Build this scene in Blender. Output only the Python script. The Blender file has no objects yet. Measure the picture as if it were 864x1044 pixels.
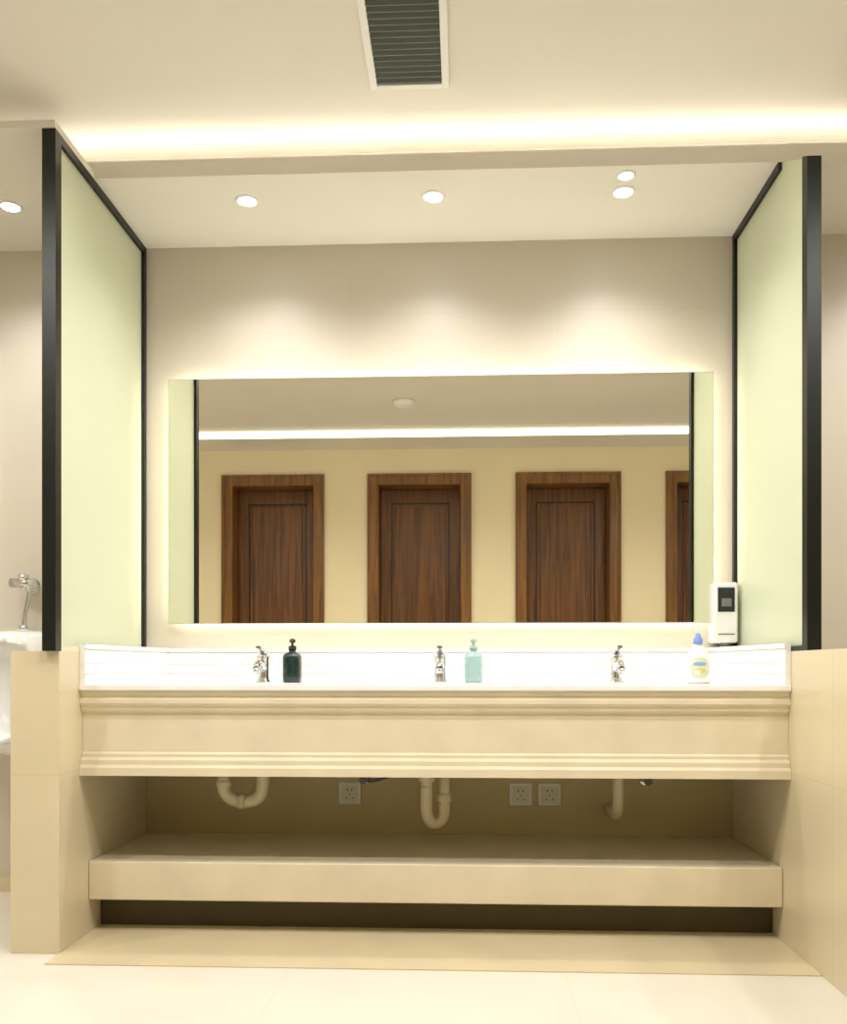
import bpy, bmesh, math
from mathutils import Vector, Matrix
S = bpy.context.scene
COL = S.collection

# ------------------------------------------------------------------ materials
def s2l(c):
    return tuple(((x/255.0)/12.92 if x/255.0 <= 0.04045 else (((x/255.0)+0.055)/1.055)**2.4) for x in c)

def base_mat(name):
    m = bpy.data.materials.new(name); m.use_nodes = True
    nt = m.node_tree; b = nt.nodes['Principled BSDF']
    return m, nt, b

def mat(name, rgb, rough=0.5, metal=0.0, var=0.04, scale=6.0, bump=0.0, coat=0.0, stretch=None, emis=None, estr=0):
    m, nt, b = base_mat(name)
    c = s2l(rgb)
    tc = nt.nodes.new('ShaderNodeTexCoord')
    mp = nt.nodes.new('ShaderNodeMapping')
    nt.links.new(tc.outputs['Object'], mp.inputs['Vector'])
    if stretch: mp.inputs['Scale'].default_value = stretch
    n = nt.nodes.new('ShaderNodeTexNoise'); n.inputs['Scale'].default_value = scale
    n.inputs['Detail'].default_value = 5
    nt.links.new(mp.outputs['Vector'], n.inputs['Vector'])
    r = nt.nodes.new('ShaderNodeValToRGB')
    r.color_ramp.elements[0].position = 0.3; r.color_ramp.elements[1].position = 0.7
    r.color_ramp.elements[0].color = (*[max(0, x*(1-var*2)) for x in c], 1)
    r.color_ramp.elements[1].color = (*[min(1, x*(1+var)) for x in c], 1)
    nt.links.new(n.outputs['Fac'], r.inputs['Fac'])
    nt.links.new(r.outputs['Color'], b.inputs['Base Color'])
    b.inputs['Roughness'].default_value = rough
    b.inputs['Metallic'].default_value = metal
    b.inputs['Coat Weight'].default_value = coat
    if emis:
        b.inputs['Emission Color'].default_value = (*s2l(emis), 1)
        b.inputs['Emission Strength'].default_value = estr
    if bump:
        bp = nt.nodes.new('ShaderNodeBump'); bp.inputs['Strength'].default_value = bump
        bp.inputs['Distance'].default_value = 0.002
        nt.links.new(n.outputs['Fac'], bp.inputs['Height'])
        nt.links.new(bp.outputs['Normal'], b.inputs['Normal'])
    return m

def tile_mat(name, rgb, grout, tw, th, axes='XZ', rough=0.35, offset=0.0, shift=(0, 0), var=0.03, nscale=3.0):
    m, nt, b = base_mat(name)
    tc = nt.nodes.new('ShaderNodeTexCoord')
    sp = nt.nodes.new('ShaderNodeSeparateXYZ'); nt.links.new(tc.outputs['Object'], sp.inputs[0])
    cb = nt.nodes.new('ShaderNodeCombineXYZ')
    for i, a in enumerate(axes):
        ad = nt.nodes.new('ShaderNodeMath'); ad.operation = 'ADD'; ad.inputs[1].default_value = shift[i]
        nt.links.new(sp.outputs[a], ad.inputs[0]); nt.links.new(ad.outputs[0], cb.inputs[i])
    br = nt.nodes.new('ShaderNodeTexBrick'); br.offset = offset; br.squash = 1
    br.inputs['Scale'].default_value = 1.0
    br.inputs['Brick Width'].default_value = tw; br.inputs['Row Height'].default_value = th
    br.inputs['Mortar Size'].default_value = 0.0018; br.inputs['Mortar Smooth'].default_value = 0.3
    nt.links.new(cb.outputs[0], br.inputs['Vector'])
    n = nt.nodes.new('ShaderNodeTexNoise'); n.inputs['Scale'].default_value = nscale; n.inputs['Detail'].default_value = 6
    nt.links.new(tc.outputs['Object'], n.inputs['Vector'])
    r = nt.nodes.new('ShaderNodeValToRGB'); c = s2l(rgb)
    r.color_ramp.elements[0].position = 0.3; r.color_ramp.elements[1].position = 0.7
    r.color_ramp.elements[0].color = (*[x*(1-var*2) for x in c], 1)
    r.color_ramp.elements[1].color = (*[min(1, x*(1+var)) for x in c], 1)
    nt.links.new(n.outputs['Fac'], r.inputs['Fac'])
    nt.links.new(r.outputs['Color'], br.inputs['Color1']); nt.links.new(r.outputs['Color'], br.inputs['Color2'])
    br.inputs['Mortar'].default_value = (*s2l(grout), 1)
    nt.links.new(br.outputs['Color'], b.inputs['Base Color'])
    b.inputs['Roughness'].default_value = rough
    return m

def emit_mat(name, rgb, strength):
    m, nt, b = base_mat(name)
    b.inputs['Base Color'].default_value = (0.8, 0.8, 0.8, 1)
    b.inputs['Emission Color'].default_value = (*s2l(rgb), 1)
    b.inputs['Emission Strength'].default_value = strength
    return m

def wood_mat(name, dark, light, rough=0.35):
    m, nt, b = base_mat(name)
    tc = nt.nodes.new('ShaderNodeTexCoord'); mp = nt.nodes.new('ShaderNodeMapping')
    mp.inputs['Scale'].default_value = (14, 14, 0.7)
    nt.links.new(tc.outputs['Object'], mp.inputs['Vector'])
    n = nt.nodes.new('ShaderNodeTexNoise'); n.inputs['Scale'].default_value = 2.5
    n.inputs['Detail'].default_value = 8; n.inputs['Distortion'].default_value = 0.6
    nt.links.new(mp.outputs['Vector'], n.inputs['Vector'])
    r = nt.nodes.new('ShaderNodeValToRGB')
    r.color_ramp.elements[0].position = 0.35; r.color_ramp.elements[1].position = 0.66
    r.color_ramp.elements[0].color = (*s2l(dark), 1); r.color_ramp.elements[1].color = (*s2l(light), 1)
    nt.links.new(n.outputs['Fac'], r.inputs['Fac']); nt.links.new(r.outputs['Color'], b.inputs['Base Color'])
    b.inputs['Roughness'].default_value = rough
    return m

def frosted_mat(name, rgb):
    m = bpy.data.materials.new(name); m.use_nodes = True
    nt = m.node_tree; nt.nodes.clear()
    o = nt.nodes.new('ShaderNodeOutputMaterial'); mx = nt.nodes.new('ShaderNodeMixShader')
    d = nt.nodes.new('ShaderNodeBsdfPrincipled'); t = nt.nodes.new('ShaderNodeBsdfTranslucent')
    tc = nt.nodes.new('ShaderNodeTexCoord'); n = nt.nodes.new('ShaderNodeTexNoise'); n.inputs['Scale'].default_value = 2
    r = nt.nodes.new('ShaderNodeValToRGB'); c = s2l(rgb)
    r.color_ramp.elements[0].color = (*[x*0.96 for x in c], 1); r.color_ramp.elements[1].color = (*c, 1)
    nt.links.new(tc.outputs['Object'], n.inputs['Vector']); nt.links.new(n.outputs['Fac'], r.inputs['Fac'])
    nt.links.new(r.outputs['Color'], d.inputs['Base Color']); nt.links.new(r.outputs['Color'], t.inputs['Color'])
    d.inputs['Roughness'].default_value = 0.35
    mx.inputs[0].default_value = 0.3
    nt.links.new(d.outputs[0], mx.inputs[1]); nt.links.new(t.outputs[0], mx.inputs[2]); nt.links.new(mx.outputs[0], o.inputs[0])
    return m

M = {}
M['wall_back'] = tile_mat('wall_tile', (207, 199, 184), (202, 193, 177), 0.8, 1.2, 'XZ', 0.38, 0.0, (0.33, 0.15), 0.015)
M['wall_cream'] = mat('wall_cream_paint', (231, 217, 184), 0.6, var=0.02, scale=2)
M['side'] = mat('side_wall_paint', (222, 214, 198), 0.6, var=0.02, scale=2)
M['lowwall'] = tile_mat('beige_wall_tile', (222, 209, 178), (210, 196, 162), 1.6, 0.55, 'YZ', 0.35, 0.0, (0.93, 0.0), 0.025)
M['ceil'] = mat('ceiling_paint', (226, 221, 210), 0.8, var=0.015, scale=2)
M['floor'] = tile_mat('floor_tile', (232, 228, 216), (226, 220, 206), 0.8, 0.8, 'XY', 0.22, 0.0, (0.4, 0.06), 0.02)
M['strip'] = mat('beige_stone_strip', (220, 206, 172), 0.3, var=0.03, scale=5)
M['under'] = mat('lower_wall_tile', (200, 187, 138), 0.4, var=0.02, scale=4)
M['stone'] = mat('beige_stone', (228, 217, 190), 0.3, var=0.035, scale=7)
M['white_stone'] = mat('white_stone', (248, 247, 245), 0.12, var=0.008, scale=5, coat=0.3)
M['shelf_shade'] = mat('under_shelf_shade', (76, 66, 34), 0.6)  # dark tone stands in for the shade beneath the shelf
M['black'] = mat('black_metal', (8, 12, 9), 0.4, metal=0.2, var=0.05)
M['glass'] = frosted_mat('frosted_green_glass', (232, 237, 214))
M['palebar'] = mat('pale_trim', (222, 220, 196), 0.4)
M['chrome'] = mat('chrome', (215, 217, 222), 0.1, metal=1.0, var=0.01)
M['ceramic'] = mat('white_ceramic', (242, 242, 242), 0.1, var=0.01, coat=0.5)
M['pvc'] = mat('pvc_pipe', (226, 214, 180), 0.35, var=0.03)
M['plastic'] = mat('white_plastic', (236, 235, 232), 0.3, var=0.01)
M['dark'] = mat('dark_cavity', (14, 15, 13), 0.7)
M['screen'] = mat('black_screen', (28, 32, 34), 0.12, var=0.02)
M['grey'] = mat('grey_plastic', (110, 112, 108), 0.4)
M['slat'] = mat('vent_slat_metal', (104, 112, 106), 0.45, metal=0.0)
M['teal_dark'] = mat('dark_teal_plastic', (24, 48, 46), 0.2, coat=0.4)
M['teal_light'] = mat('pale_teal_plastic', (158, 190, 188), 0.2, coat=0.4)
M['blue'] = mat('blue_cap', (120, 150, 225), 0.3)
M['wood_frame'] = wood_mat('door_frame_wood', (94, 60, 20), (136, 93, 38))
M['wood_leaf'] = wood_mat('door_leaf_wood', (78, 46, 16), (120, 76, 34))
M['wood_dark'] = wood_mat('door_groove_wood', (32, 16, 8), (50, 28, 14))
M['led'] = emit_mat('led_strip', (255, 247, 230), 9.5)
M['led2'] = emit_mat('led_strip_far', (255, 248, 234), 2.6)
M['led_mirror'] = emit_mat('mirror_led', (255, 246, 226), 10.5)
M['lamp'] = emit_mat('downlight_lens', (245, 250, 255), 30.0)
mm, nt, b = base_mat('mirror_silver')
b.inputs['Base Color'].default_value = (0.92, 0.91, 0.82, 1); b.inputs['Metallic'].default_value = 1; b.inputs['Roughness'].default_value = 0.0
M['mirror'] = mm
M['mirror_edge'] = mat('mirror_edge', (150, 160, 140), 0.2)

def detergent_mat():
    m, nt, b = base_mat('detergent_bottle_label')
    tc = nt.nodes.new('ShaderNodeTexCoord'); sp = nt.nodes.new('ShaderNodeSeparateXYZ')
    nt.links.new(tc.outputs['Object'], sp.inputs[0])
    def mask(cx, cz, rx, rz):
        def mth(op, a, bb=None, v=None):
            n = nt.nodes.new('ShaderNodeMath'); n.operation = op
            nt.links.new(a, n.inputs[0])
            if bb is not None: nt.links.new(bb, n.inputs[1])
            elif v is not None: n.inputs[1].default_value = v
            return n.outputs[0]
        x = mth('POWER', mth('ABSOLUTE', mth('DIVIDE', mth('SUBTRACT', sp.outputs[0], v=cx), v=rx)), v=2.5)
        z = mth('POWER', mth('ABSOLUTE', mth('DIVIDE', mth('SUBTRACT', sp.outputs[2], v=cz), v=rz)), v=2.5)
        a = mth('LESS_THAN', mth('ADD', x, z), v=1.0)
        f = mth('LESS_THAN', sp.outputs[1], v=0.0)
        return mth('MULTIPLY', a, f)
    cur = None
    prev = (*s2l((244, 244, 242)), 1)
    for (cx, cz, rx, rz, col) in [(0, .055, .033, .038, (208, 216, 190)), (0, .068, .022, .007, (140, 170, 205)), (0.004, .045, .018, .010, (210, 196, 110)), (-.008, .04, .010, .006, (240, 240, 235))]:
        mx = nt.nodes.new('ShaderNodeMix'); mx.data_type = 'RGBA'
        nt.links.new(mask(cx, cz, rx, rz), mx.inputs[0])
        if cur is None: mx.inputs[6].default_value = prev
        else: nt.links.new(cur, mx.inputs[6])
        mx.inputs[7].default_value = (*s2l(col), 1)
        cur = mx.outputs[2]
    nt.links.new(cur, b.inputs['Base Color']); b.inputs['Roughness'].default_value = 0.3
    return m
M['detergent'] = detergent_mat()

# ------------------------------------------------------------------ mesh builder
class MB:
    def __init__(s): s.bm = bmesh.new(); s.mats = []
    def mi(s, k):
        if k not in s.mats: s.mats.append(k)
        return s.mats.index(k)
    def face(s, vs, k, smooth=False):
        try: f = s.bm.faces.new(vs)
        except ValueError: return None
        f.material_index = s.mi(k); f.smooth = smooth; return f
    def box(s, x0, x1, y0, y1, z0, z1, k, bev=0.0):
        v = [s.bm.verts.new((x, y, z)) for z in (z0, z1) for y in (y0, y1) for x in (x0, x1)]
        fs = [s.face([v[i] for i in q], k) for q in ((0, 2, 3, 1), (4, 5, 7, 6), (0, 1, 5, 4), (2, 6, 7, 3), (0, 4, 6, 2), (1, 3, 7, 5))]
        if bev:
            es = list({e for f in fs for e in f.edges})
            r = bmesh.ops.bevel(s.bm, geom=es, offset=bev, segments=3, affect='EDGES', profile=0.5)
            for f in r['faces']: f.material_index = s.mi(k); f.smooth = True
    def prism(s, pts, axis, a, b, k, smooth=False):
        def P(p, t):
            return {'X': (t, p[0], p[1]), 'Y': (p[0], t, p[1]), 'Z': (p[0], p[1], t)}[axis]
        A = [s.bm.verts.new(P(p, a)) for p in pts]; B = [s.bm.verts.new(P(p, b)) for p in pts]
        s.face(A, k); s.face(list(reversed(B)), k)
        n = len(pts)
        for i in range(n): s.face([A[i], B[i], B[(i+1) % n], A[(i+1) % n]], k, smooth)
    def loft(s, rings, k, smooth=True, cap=True):
        R = [[s.bm.verts.new(p) for p in r] for r in rings]
        n = len(R[0])
        for a, b in zip(R, R[1:]):
            for i in range(n): s.face([a[i], a[(i+1) % n], b[(i+1) % n], b[i]], k, smooth)
        if cap:
            s.face(list(reversed(R[0])), k); s.face(R[-1], k)
    def lathe(s, prof, c, k, seg=32, sx=1, sy=1, ex=2.0, cap=True):
        rings = []
        for r, z in prof:
            ring = []
            for i in range(seg):
                t = 2*math.pi*i/seg; cx, sn = math.cos(t), math.sin(t)
                px = math.copysign(abs(cx)**(2/ex), cx)*r*sx; py = math.copysign(abs(sn)**(2/ex), sn)*r*sy
                ring.append((c[0]+px, c[1]+py, c[2]+z))
            rings.append(ring)
        s.loft(rings, k, True, cap)
    def tube(s, path, r, k, seg=18, cap=True, flat=1.0):
        P = [Vector(p) for p in path]; n = len(P)
        R = r if isinstance(r, (list, tuple)) else [r]*n
        T = []
        for i in range(n):
            t = (P[min(i+1, n-1)]-P[max(i-1, 0)]).normalized(); T.append(t)
        up = Vector((0, 0, 1)) if abs(T[0].z) < 0.9 else Vector((1, 0, 0))
        N = (up - T[0]*up.dot(T[0])).normalized(); rings = []
        for i in range(n):
            N = (N - T[i]*N.dot(T[i])).normalized(); B = T[i].cross(N)
            rings.append([tuple(P[i]+(N*math.cos(2*math.pi*j/seg)*flat+B*math.sin(2*math.pi*j/seg))*R[i]) for j in range(seg)])
        s.loft(rings, k, True, cap)
    def obj(s, name, loc=(0, 0, 0), parent=None, recalc=True):
        if recalc: bmesh.ops.recalc_face_normals(s.bm, faces=s.bm.faces)
        me = bpy.data.meshes.new(name); s.bm.to_mesh(me); s.bm.free()
        for k in s.mats: me.materials.append(M[k])
        o = bpy.data.objects.new(name, me); COL.objects.link(o); o.location = loc
        if parent: o.parent = parent
        return o

def smooth_path(pts, n=8):
    P = [Vector(p) for p in pts]; out = []
    for i in range(len(P)-1):
        p0 = P[max(i-1, 0)]; p1 = P[i]; p2 = P[i+1]; p3 = P[min(i+2, len(P)-1)]
        for j in range(n):
            t = j/n
            out.append(0.5*((2*p1)+(p2-p0)*t+(2*p0-5*p1+4*p2-p3)*t*t+(3*p1-p0-3*p2+p3)*t**3))
    out.append(P[-1]); return out

def diff(o, cutters):
    for c in cutters:
        md = o.modifiers.new('b', 'BOOLEAN'); md.operation = 'DIFFERENCE'; md.object = c; md.solver = 'EXACT'
    bpy.context.view_layer.update()
    dg = bpy.context.evaluated_depsgraph_get()
    me = bpy.data.meshes.new_from_object(o.evaluated_get(dg))
    o.modifiers.clear(); o.data = me
    for c in cutters: bpy.data.objects.remove(c)

def simple(name, *boxes):
    b = MB()
    for x in boxes: b.box(*x)
    return b.obj(name)

# ------------------------------------------------------------------ room shell
XL, XR, YF, ZC, ZS = -3.2, 3.2, -3.91, 2.66, 2.52
simple('floor', (XL, XR, YF-0.4, 0, -0.1, 0, 'floor'))
simple('ceiling', (XL, XR, YF-0.4, 0, ZC, ZC+0.1, 'ceil'))
simple('wall_back', (XL-0.1, XR+0.1, 0, 0.1, -0.1, ZC+0.1, 'wall_back'))
simple('wall_left', (XL-0.1, XL, YF-0.4, 0, -0.1, ZC+0.1, 'side'))
simple('wall_right', (XR, XR+0.1, YF-0.4, 0, -0.1, ZC+0.1, 'side'))
# dropped soffit with an open light cove along its front (lip + cavity);
# the urinal bay has a thin canopy that comes further forward
simple('ceiling_soffit', (XL, XR, -0.50, 0, ZS, 2.578, 'ceil'), (XL, XR, -0.37, 0, 2.578, ZC, 'ceil'))
simple('ceiling_canopy', (XL, -1.13, -0.79, -0.50, ZS, ZS+0.022, 'ceil'))
simple('led_strip_light', (XL+.01, XR-.01, -0.485, -0.465, 2.578, 2.584, 'led'))
simple('led_strip_light.001', (XL, XR, -3.36, -3.325, 2.618, 2.66, 'led2'))
simple('trim_1', (-1.129, 1.129, -0.86, 0, 0, 0.004, 'strip'))
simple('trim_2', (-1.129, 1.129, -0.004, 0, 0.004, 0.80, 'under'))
simple('baseboard_back', (XL, -1.283, -0.012, 0, 0, 0.06, 'strip'), (1.283, XR, -0.012, 0, 0, 0.06, 'strip'))

# door wall
centers = [-1.449, -0.25, 0.95, 2.15]; hw = 0.4225; dt = 2.46; fw = 0.09
w = MB(); x = XL
for c in centers:
    w.box(x, c-hw+0.05, YF-0.24, YF, 0, ZC, 'wall_cream')
    w.box(c-hw+0.05, c+hw-0.05, YF-0.24, YF, dt-0.05, ZC, 'wall_cream'); x = c+hw-0.05
w.box(x, XR, YF-0.24, YF, 0, ZC, 'wall_cream'); w.box(XL, XR, YF-0.4, YF-0.24, 0, ZC, 'wall_cream')
w.obj('wall_front')
for i, c in enumerate(centers):
    d = MB(); y = YF
    def casing(x0, x1, z0, z1):
        d.box(x0, x1, y, y+0.018, z0, z1, 'wood_frame', 0.004)
    casing(c-hw, c-hw+fw, 0.002, dt); casing(c+hw-fw, c+hw, 0.002, dt); casing(c-hw+fw, c+hw-fw, dt-fw, dt)
    d.box(c-hw, c-hw+0.02, y+0.018, y+0.026, 0.002, dt, 'wood_frame'); d.box(c+hw-0.02, c+hw, y+0.018, y+0.026, 0.002, dt, 'wood_frame')
    d.box(c-hw+0.02, c+hw-0.02, y+0.018, y+0.026, dt-0.02, dt, 'wood_frame')
    # jambs
    d.box(c-hw+0.052, c-hw+fw, y-0.23, y, 0.002, dt-0.06, 'wood_frame'); d.box(c+hw-fw, c+hw-0.052, y-0.23, y, 0.002, dt-0.06, 'wood_frame')
    d.box(c-hw+fw, c+hw-fw, y-0.23, y, dt-fw, dt-0.052, 'wood_frame')
    # leaf: stiles, rails, raised panel with bead
    L, R, T = c-hw+fw+0.003, c+hw-fw-0.003, dt-fw-0.003
    yl = y-0.215
    d.box(L, R, yl, yl+0.02, 0.01, T, 'wood_leaf')
    sw = 0.085
    for (a, b2, z0, z1) in ((L, L+sw, 0.01, T), (R-sw, R, 0.01, T), (L+sw, R-sw, T-0.11, T), (L+sw, R-sw, 0.01, 0.2), (L+sw, R-sw, 0.88, 1.0)):
        d.box(a, b2, yl+0.02, yl+0.038, z0, z1, 'wood_leaf', 0.003)
    for (z0, z1) in ((0.2, 0.88), (1.0, T-0.11)):
        d.box(L+sw+0.035, R-sw-0.035, yl+0.02, yl+0.03, z0+0.035, z1-0.035, 'wood_leaf', 0.004)
        for q in ((L+sw, L+sw+0.012, z0, z1), (R-sw-0.012, R-sw, z0, z1), (L+sw, R-sw, z1-0.012, z1), (L+sw, R-sw, z0, z0+0.012)):
            d.box(q[0], q[1], yl+0.02, yl+0.024, q[2], q[3], 'wood_dark')
    d.tube(smooth_path([(R-0.045, yl+0.038, 1.0), (R-0.045, yl+0.085, 1.0), (R-0.06, yl+0.09, 1.0), (R-0.15, yl+0.09, 1.0)], 5), 0.009, 'chrome')
    d.obj('door_%d' % (i+1))

# ------------------------------------------------------------------ low walls / partitions
simple('wall_low_left', (-1.283, -1.13, -0.76, 0, 0, 0.93, 'lowwall'))
simple('wall_low_right', (1.13, 1.283, -1.7, 0, 0, 0.93, 'lowwall'))

def partition(name, xin, sgn, prof, depth, zb=0.93, chamfer=False, bottom=None):
    p = MB()
    a, b = sorted((xin + sgn*0.012, xin + sgn*0.030))
    p.prism(prof, 'X', a, b, 'glass')
    a, b = sorted((xin, xin + sgn*0.042))
    ztop_front = prof[2][1] if chamfer else ZS
    if chamfer:
        p.prism([(-depth, zb), (-depth+0.04, zb), (-depth+0.04, ztop_front+0.02), (-depth, ztop_front)], 'X', a, b, 'black')
        p.box(a, b, -0.50, -0.02, ZS-0.026, ZS-0.001, 'black')
    else:
        p.box(a, b, -depth, -depth+0.04, zb, ZS-0.001, 'black')
        p.box(a, b, -depth+0.04, -0.02, ZS-0.026, ZS-0.001, 'black')
    p.box(a, b, -0.026, -0.001, zb, ZS-0.001, 'black')
    p.box(a, b, -depth+0.04, -0.028, zb, zb+0.016, bottom or 'black')
    return p.obj(name)
partition('glass_partition', -1.13, -1, [(-0.001, 0.931), (-0.765, 0.931), (-0.765, ZS-0.002), (-0.001, ZS-0.002)], 0.785, bottom='palebar')
partition('glass_partition.001', 1.13, 1, [(-0.001, 0.931), (-0.735, 0.931), (-0.735, 2.40), (-0.50, ZS-0.002), (-0.001, ZS-0.002)], 0.745, chamfer=True)

# ------------------------------------------------------------------ vanity counter
W = 1.129
sinkx = [-0.635, 0.023, 0.667]
fac = MB()
prof = [(-.612, .806), (-.612, .797), (-.606, .786), (-.614, .778), (-.614, .764), (-.604, .754), (-.604, .742), (-.592, .734), (-.592, .606),
        (-.600, .600), (-.600, .590), (-.611, .581), (-.611, .566), (-.620, .557), (-.620, .531), (-.57, .531), (-.57, .806)]
fac.prism(prof, 'X', -W, W, 'stone')
top = MB(); top.box(-W, W, -.624, -.005, .806, .824, 'white_stone', 0.002)
root = bpy.data.objects.new('vanity_counter', None); COL.objects.link(root)
o_f = fac.obj('front_fascia', parent=root); o_t = top.obj('countertop', parent=root)
cut = []
for sx in sinkx:
    c = MB(); c.lathe([(1, -.05), (1, .05)], (sx, -.345, .815), 'white_stone', seg=48, sx=.215, sy=.155); cut.append(c.obj('cut'))
diff(o_t, cut)
sp = MB()
for (z0, z1, o) in ((.824, .856, 0), (.856, .859, .003), (.859, .892, 0.0), (.892, .895, .003), (.895, .936, 0), (.936, .940, .004), (.940, .955, -.003)):
    sp.box(-1.035, 1.035, -.03+o, -.001, z0, z1, 'white_stone')
    for g in (-1, 1):
        pts = [(g*W, -.615), (g*(1.112+o), -.615), (g*(1.035+o), -.03), (g*1.035, -.001), (g*W, -.001)]
        sp.prism(pts, 'Z', z0, z1, 'white_stone')
sp.obj('splashback', parent=root)
for i, sx in enumerate(sinkx):
    s_ = MB()
    outer = [(0.02, -.150), (.55, -.146), (.80, -.12), (.95, -.06), (1.05, -.008), (1.05, 0)]
    inner = [(1.0, 0), (1.0, -.008), (.90, -.06), (.75, -.11), (.5, -.134), (.13, -.138)]
    s_.lathe(outer+inner, (0, 0, 0), 'ceramic', seg=48, sx=.215, sy=.155, cap=True)
    s_.lathe([(.024, -.140), (.024, -.134), (.016, -.133)], (0, 0, 0), 'chrome', seg=24)
    s_.obj('sink_basin' + ('' if i == 0 else '.%03d' % i), (sx, -.345, .806))

sh = MB(); sh.box(-W, W, -.546, -.005, .112, .239, 'stone', 0.004); sh.box(-W+.002, W-.002, -.45, -.43, .004, .112, 'shelf_shade'); sh.obj('storage_shelf')  # upright dark strip imitates the shaded gap below the shelf

# faucets
for i, sx in enumerate(sinkx):
    f = MB()
    f.lathe([(.028, 0), (.028, .006), (.024, .012), (.0225, .03), (.0225, .085), (.024, .092), (.024, .100), (.016, .106), (.001, .107)], (0, 0, 0), 'chrome')
    f.tube(smooth_path([(0, -.005, .052), (0, -.05, .066), (0, -.095, .068), (0, -.122, .052)], 6), [.017]*7+[.0155]*6+[.014]*6, 'chrome')
    f.tube([(0, -.120, .054), (0, -.123, .036)], .0115, 'chrome')
    f.tube(smooth_path([(0, .005, .102), (0, -.02, .114), (0, -.055, .124), (0, -.085, .130)], 5), [.016]*6+[.013]*5+[.010]*5, 'chrome', flat=0.55)
    f.obj('faucet' + ('' if i == 0 else '.%03d' % i), (sx, -.150, .824))

# pump bottles
def pump(name, loc, k, kp):
    p = MB()
    p.lathe([(.028, 0), (.033, .004), (.034, .02), (.034, .095), (.030, .106), (.016, .113), (.012, .116), (.012, .122)], (0, 0, 0), k, seg=40, ex=3.5)
    p.lathe([(.015, .120), (.015, .134), (.011, .137)], (0, 0, 0), kp, seg=28)
    p.lathe([(.0045, .137), (.0045, .15)], (0, 0, 0), kp, seg=16)
    p.lathe([(.011, .148), (.012, .152), (.011, .160), (.004, .163)], (0, 0, 0), kp, seg=24)
    p.tube(smooth_path([(0, 0, .156), (0, -.022, .157), (0, -.036, .152)], 5), [.006]*6+[.004]*5, kp)
    return p.obj(name, loc)
pump('soap_pump_bottle', (-.525, -.155, .824), 'teal_dark', 'screen')
pump('soap_pump_bottle.001', (.146, -.155, .824), 'teal_light', 'teal_light')

d = MB()
d.lathe([(.035, 0), (.042, .004), (.045, .02), (.044, .06), (.040, .085), (.034, .103), (.030, .118), (.022, .130), (.014, .136), (.014, .142)], (0, 0, 0), 'detergent', seg=44, sy=.62, ex=2.6)
d.lathe([(.016, .140), (.0165, .143), (.0155, .158), (.010, .165), (.008, .176), (.003, .178)], (0, 0, 0), 'blue', seg=28)
d.obj('detergent_bottle', (.94, -.24, .824))

# automatic soap dispenser on wall
a = MB()
a.box(-.045, .045, -.085, 0, 0, .225, 'plastic', 0.010)
a.box(-.031, .031, -.088, -.084, .115, .205, 'screen', 0.0015)
a.box(-.018, .018, -.0895, -.0875, .135, .165, 'grey', 0.0005)
a.lathe([(.008, 0), (.008, .003), (.002, .004)], (0, 0, 0), 'grey')
a.lathe([(.014, -.012), (.016, .002)], (0, -.06, 0), 'grey')
a.box(-.030, .030, -.087, -.084, .03, .034, 'grey')
a.obj('automatic_soap_dispenser', (1.083, -.001, .972))

# mirror with back light
m = MB()
mx0, mx1, mz0, mz1 = -1.03, 1.048, 1.049, 1.992
m.box(mx0, mx1, -.044, -.038, mz0, mz1, 'mirror_edge')
v = [m.bm.verts.new(p) for p in ((mx0+.002, -.0445, mz0+.002), (mx1-.002, -.0445, mz0+.002), (mx1-.002, -.0445, mz1-.002), (mx0+.002, -.0445, mz1-.002))]
m.face(v, 'mirror')
q = 0.035
m.box(mx0+q, mx1-q, -.038, -.001, mz0+q, mz1-q, 'mirror_edge')
for (x0, x1, z0, z1) in ((mx0+q-.012, mx0+q, mz0+q, mz1-q), (mx1-q, mx1-q+.012, mz0+q, mz1-q), (mx0+q, mx1-q, mz0+q-.012, mz0+q), (mx0+q, mx1-q, mz1-q, mz1-q+.012)):
    m.box(x0, x1, -.034, -.010, z0, z1, 'led_mirror')
m.obj('wall_mirror', recalc=False)

# pipes under counter
p = MB()
p.tube([(-.612, -.26, .66), (-.612, -.26, .50)], .030, 'pvc'); p.tube([(-.612, -.26, .54), (-.612, -.26, .51)], .036, 'pvc')
p.tube(smooth_path([(-.612, -.26, .56), (-.612, -.26, .46), (-.625, -.26, .415), (-.665, -.26, .398), (-.715, -.26, .402), (-.75, -.26, .43), (-.755, -.26, .48), (-.755, -.20, .52), (-.755, -.06, .53), (-.755, -.005, .53)], 7), .023, 'pvc')
p.tube([(-.70, -.26, .400), (-.675, -.26, .398)], .028, 'pvc')
p.tube([(-.755, -.26, .45), (-.755, -.26, .475)], .028, 'pvc')
p.obj('sink_drain_pipe')
p = MB()
p.tube([(-.022, -.27, .66), (-.022, -.27, .44)], .021, 'pvc'); p.tube([(-.022, -.27, .51), (-.022, -.27, .475)], .028, 'pvc')
p.tube(smooth_path([(-.022, -.27, .46), (-.022, -.27, .37), (-.010, -.265, .335), (.014, -.255, .325), (.036, -.245, .345), (.040, -.24, .40), (.040, -.235, .47), (.035, -.18, .51), (.03, -.05, .515), (.03, -.005, .515)], 7), .021, 'pvc')
p.tube([(.040, -.24, .40), (.040, -.24, .43)], .027, 'pvc')
p.obj('sink_drain_pipe.001')
p = MB()
p.tube([(.667, -.2, .66), (.667, -.2, .50)], .018, 'pvc')
p.tube(smooth_path([(.667, -.2, .62), (.667, -.2, .42), (.667, -.19, .37), (.667, -.15, .345), (.667, -.08, .34), (.667, -.005, .34)], 7), .020, 'pvc')
p.tube([(.667, -.2, .52), (.667, -.2, .49)], .026, 'pvc')
p.obj('sink_drain_pipe.002')
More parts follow.
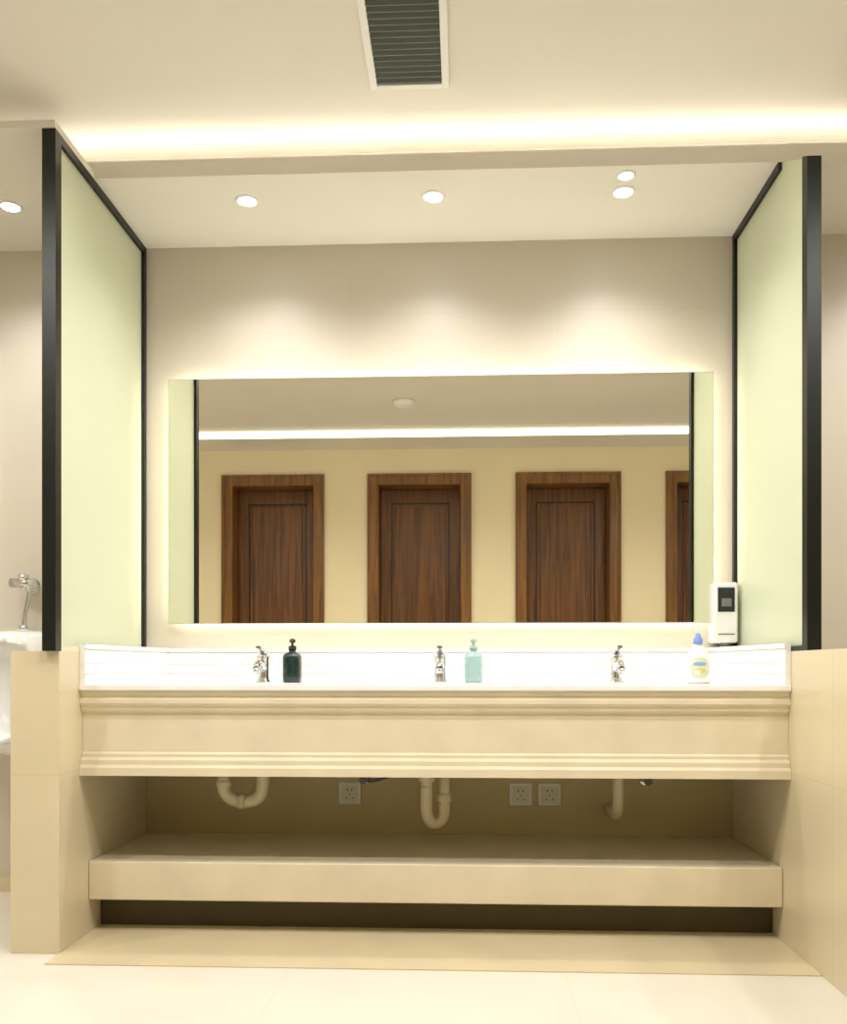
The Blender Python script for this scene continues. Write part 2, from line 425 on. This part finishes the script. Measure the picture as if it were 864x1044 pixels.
for i, (vx, col) in enumerate(((-.27, 'grey'), (.80, 'chrome'))):
    p = MB()
    z = .455
    p.tube([(vx, -.005, z), (vx, -.010, z)], .022, 'chrome')
    p.tube([(vx, -.008, z), (vx, -.06, z)], .010, 'chrome'); p.tube([(vx, -.06, z), (vx, -.075, z)], .016, 'grey')
    if i == 0:
        p.tube(smooth_path([(vx, -.045, z), (vx+.03, -.07, z-.005), (vx+.09, -.10, z+.015), (vx+.15, -.13, z+.05), (vx+.2, -.15, z+.2)], 6), .007, col)
    else:
        p.tube(smooth_path([(vx, -.045, z), (vx-.02, -.06, z+.03), (vx-.05, -.10, z+.10), (vx-.08, -.13, z+.2)], 6), .006, col)
    p.obj('angle_valve' + ('' if i == 0 else '.001'))

# outlets
for i, ox in enumerate((-.33, .328, .438)):
    e = MB()
    e.box(-.043, .043, -.009, 0, -.043, .043, 'plastic', 0.003)
    e.box(-.032, .032, -.011, -.008, -.032, .032, 'palebar', 0.001)
    for (x, z, wx, hz) in ((-.009, .014, .0035, .009), (.009, .014, .0035, .009), (0, -.004, .003, .007), (-.012, -.018, .007, .003), (.012, -.018, .007, .003)):
        e.box(x-wx/2, x+wx/2, -.0115, -.0105, z-hz/2, z+hz/2, 'dark')
    e.obj('power_outlet' + ('' if i == 0 else '.%03d' % i), (ox, -.0045, .395))

# urinal
u = MB(); seg = 40
secs = [(.545, .05, .10), (.55, .09, .17), (.575, .13, .25), (.63, .165, .32), (.69, .18, .355), (.74, .185, .365), (.77, .186, .355), (.83, .185, .30), (.89, .183, .25), (.94, .18, .22), (.975, .172, .20), (1.005, .150, .175), (1.02, .11, .13)]
rings = []
for z, wd, dp in secs:
    ring = [(wd*math.cos(math.pi*j/(seg-1)) * 1.0, -dp*abs(math.sin(math.pi*j/(seg-1)))**0.8, z) for j in range(seg)]
    rings.append(ring)
u.loft(rings, 'ceramic'); uo = u.obj('urinal', (-1.60, -.001, 0))
c = MB(); c.lathe([(.01, -.2), (.55, -.17), (.85, -.11), (1, 0), (.93, .1), (.7, .155), (.35, .18), (.01, .185)], (-1.60, -.27, .80), 'ceramic', seg=40, sx=.145, sy=.17)
diff(uo, [c.obj('cut')])
fv = MB()
X = -1.585
fv.tube([(X, -.001, 1.20), (X, -.008, 1.20)], .032, 'chrome'); fv.tube([(X, -.005, 1.20), (X, -.09, 1.20)], .015, 'chrome')
fv.tube([(X-.05, -.075, 1.208), (X+.045, -.075, 1.202)], .018, 'chrome'); fv.lathe([(.022, 0), (.022, .02), (.012, .026)], (X, -.075, 1.215), 'chrome')
fv.tube(smooth_path([(X+.02, -.075, 1.19), (X+.02, -.08, 1.15), (X+.005, -.08, 1.08), (X, -.075, 1.022)], 6), .011, 'chrome')
fv.tube([(X, -.075, 1.04), (X, -.075, 1.021)], .018, 'chrome')
fv.obj('urinal_flush_valve')

# ------------------------------------------------------------------ ceiling fixtures
v = MB()
vx0, vx1, vy0, vy1 = -.175, .066, -1.26, -.72; bw = .022
for q in ((vx0, vx0+bw, vy0, vy1), (vx1-bw, vx1, vy0, vy1), (vx0+bw, vx1-bw, vy0, vy0+bw), (vx0+bw, vx1-bw, vy1-bw, vy1)):
    v.box(q[0], q[1], q[2], q[3], ZC-.014, ZC-.0005, 'plastic', 0.002)
v.box(vx0+bw, vx1-bw, vy0+bw, vy1-bw, ZC-.002, ZC-.0005, 'dark')
y = vy0+bw+.012
while y < vy1-bw-.008:
    v.prism([(y+.006, ZC-.014), (y+.009, ZC-.014), (y+.002, ZC-.003), (y-.001, ZC-.003)], 'X', vx0+bw, vx1-bw, 'slat'); y += .0245
v.obj('ceiling_vent')
sd = MB(); sd.lathe([(.01, -.035), (.045, -.034), (.055, -.026), (.07, -.014), (.075, 0)], (0, 0, 0), 'plastic'); sd.obj('smoke_detector', (-.29, -2.6, ZC-.0005))

cnt = [0]
def downlight(x, y, z, power, r=.030, ang=132, blend=1.0, color=(1, .98, .96)):
    n = 'recessed_downlight' + ('' if cnt[0] == 0 else '.%03d' % cnt[0]); cnt[0] += 1
    b = MB()
    b.lathe([(r+.012, 0), (r+.011, -.004), (r+.002, -.006), (r, -.002), (r, -.001)], (0, 0, 0), 'plastic', cap=False)
    b.lathe([(r, -.0035), (r*.01, -.0035)], (0, 0, 0), 'lamp', cap=False)
    o = b.obj(n, (x, y, z-.0003))
    l = bpy.data.lights.new('lamp', 'SPOT'); l.energy = power; l.spot_size = math.radians(ang); l.spot_blend = blend
    l.color = color; l.shadow_soft_size = .03
    lo = bpy.data.objects.new('lamp', l); COL.objects.link(lo); lo.parent = o; lo.location = (0, 0, -.02)
    return o
for (x, y) in ((-.65, -.34), (.004, -.34), (.66, -.34)): downlight(x, y, ZS, 18)
downlight(.65, -.445, ZS, 3, r=.022)
downlight(-1.50, -.34, ZS, 19); downlight(-2.3, -.34, ZS, 19)
downlight(1.75, -.34, ZS, 19); downlight(2.45, -.34, ZS, 19)
fill_color = (1, .955, .89)
for x in (-2.1, -.75, .75, 2.1): downlight(x, -1.40, ZC, 38, r=.05, ang=165, blend=.6, color=fill_color)  # unseen row, added as steep overhead fill for the counter and floor
for x in (-1.6, 0, 1.6): downlight(x, -1.9, ZC, 44, r=.05, ang=165, blend=.6, color=fill_color)  # second unseen row, added to brighten the door wall and rear ceiling

w = bpy.data.worlds.new('World'); S.world = w; w.use_nodes = True
w.node_tree.nodes['Background'].inputs[0].default_value = (1, .93, .8, 1)
w.node_tree.nodes['Background'].inputs[1].default_value = 0.3

# ------------------------------------------------------------------ camera
cd = bpy.data.cameras.new('Camera'); cam = bpy.data.objects.new('Camera', cd); COL.objects.link(cam)
cam.location = (.11, -3.46, .875); cam.rotation_euler = (math.radians(90), 0, math.radians(2.565))
cd.sensor_fit = 'VERTICAL'; cd.sensor_height = 36; cd.lens = 915/1044*36; cd.shift_y = 160/1044; cd.clip_start = .05
S.camera = cam
S.view_settings.view_transform = 'Standard'; S.view_settings.look = 'None'; S.view_settings.exposure = 0.08
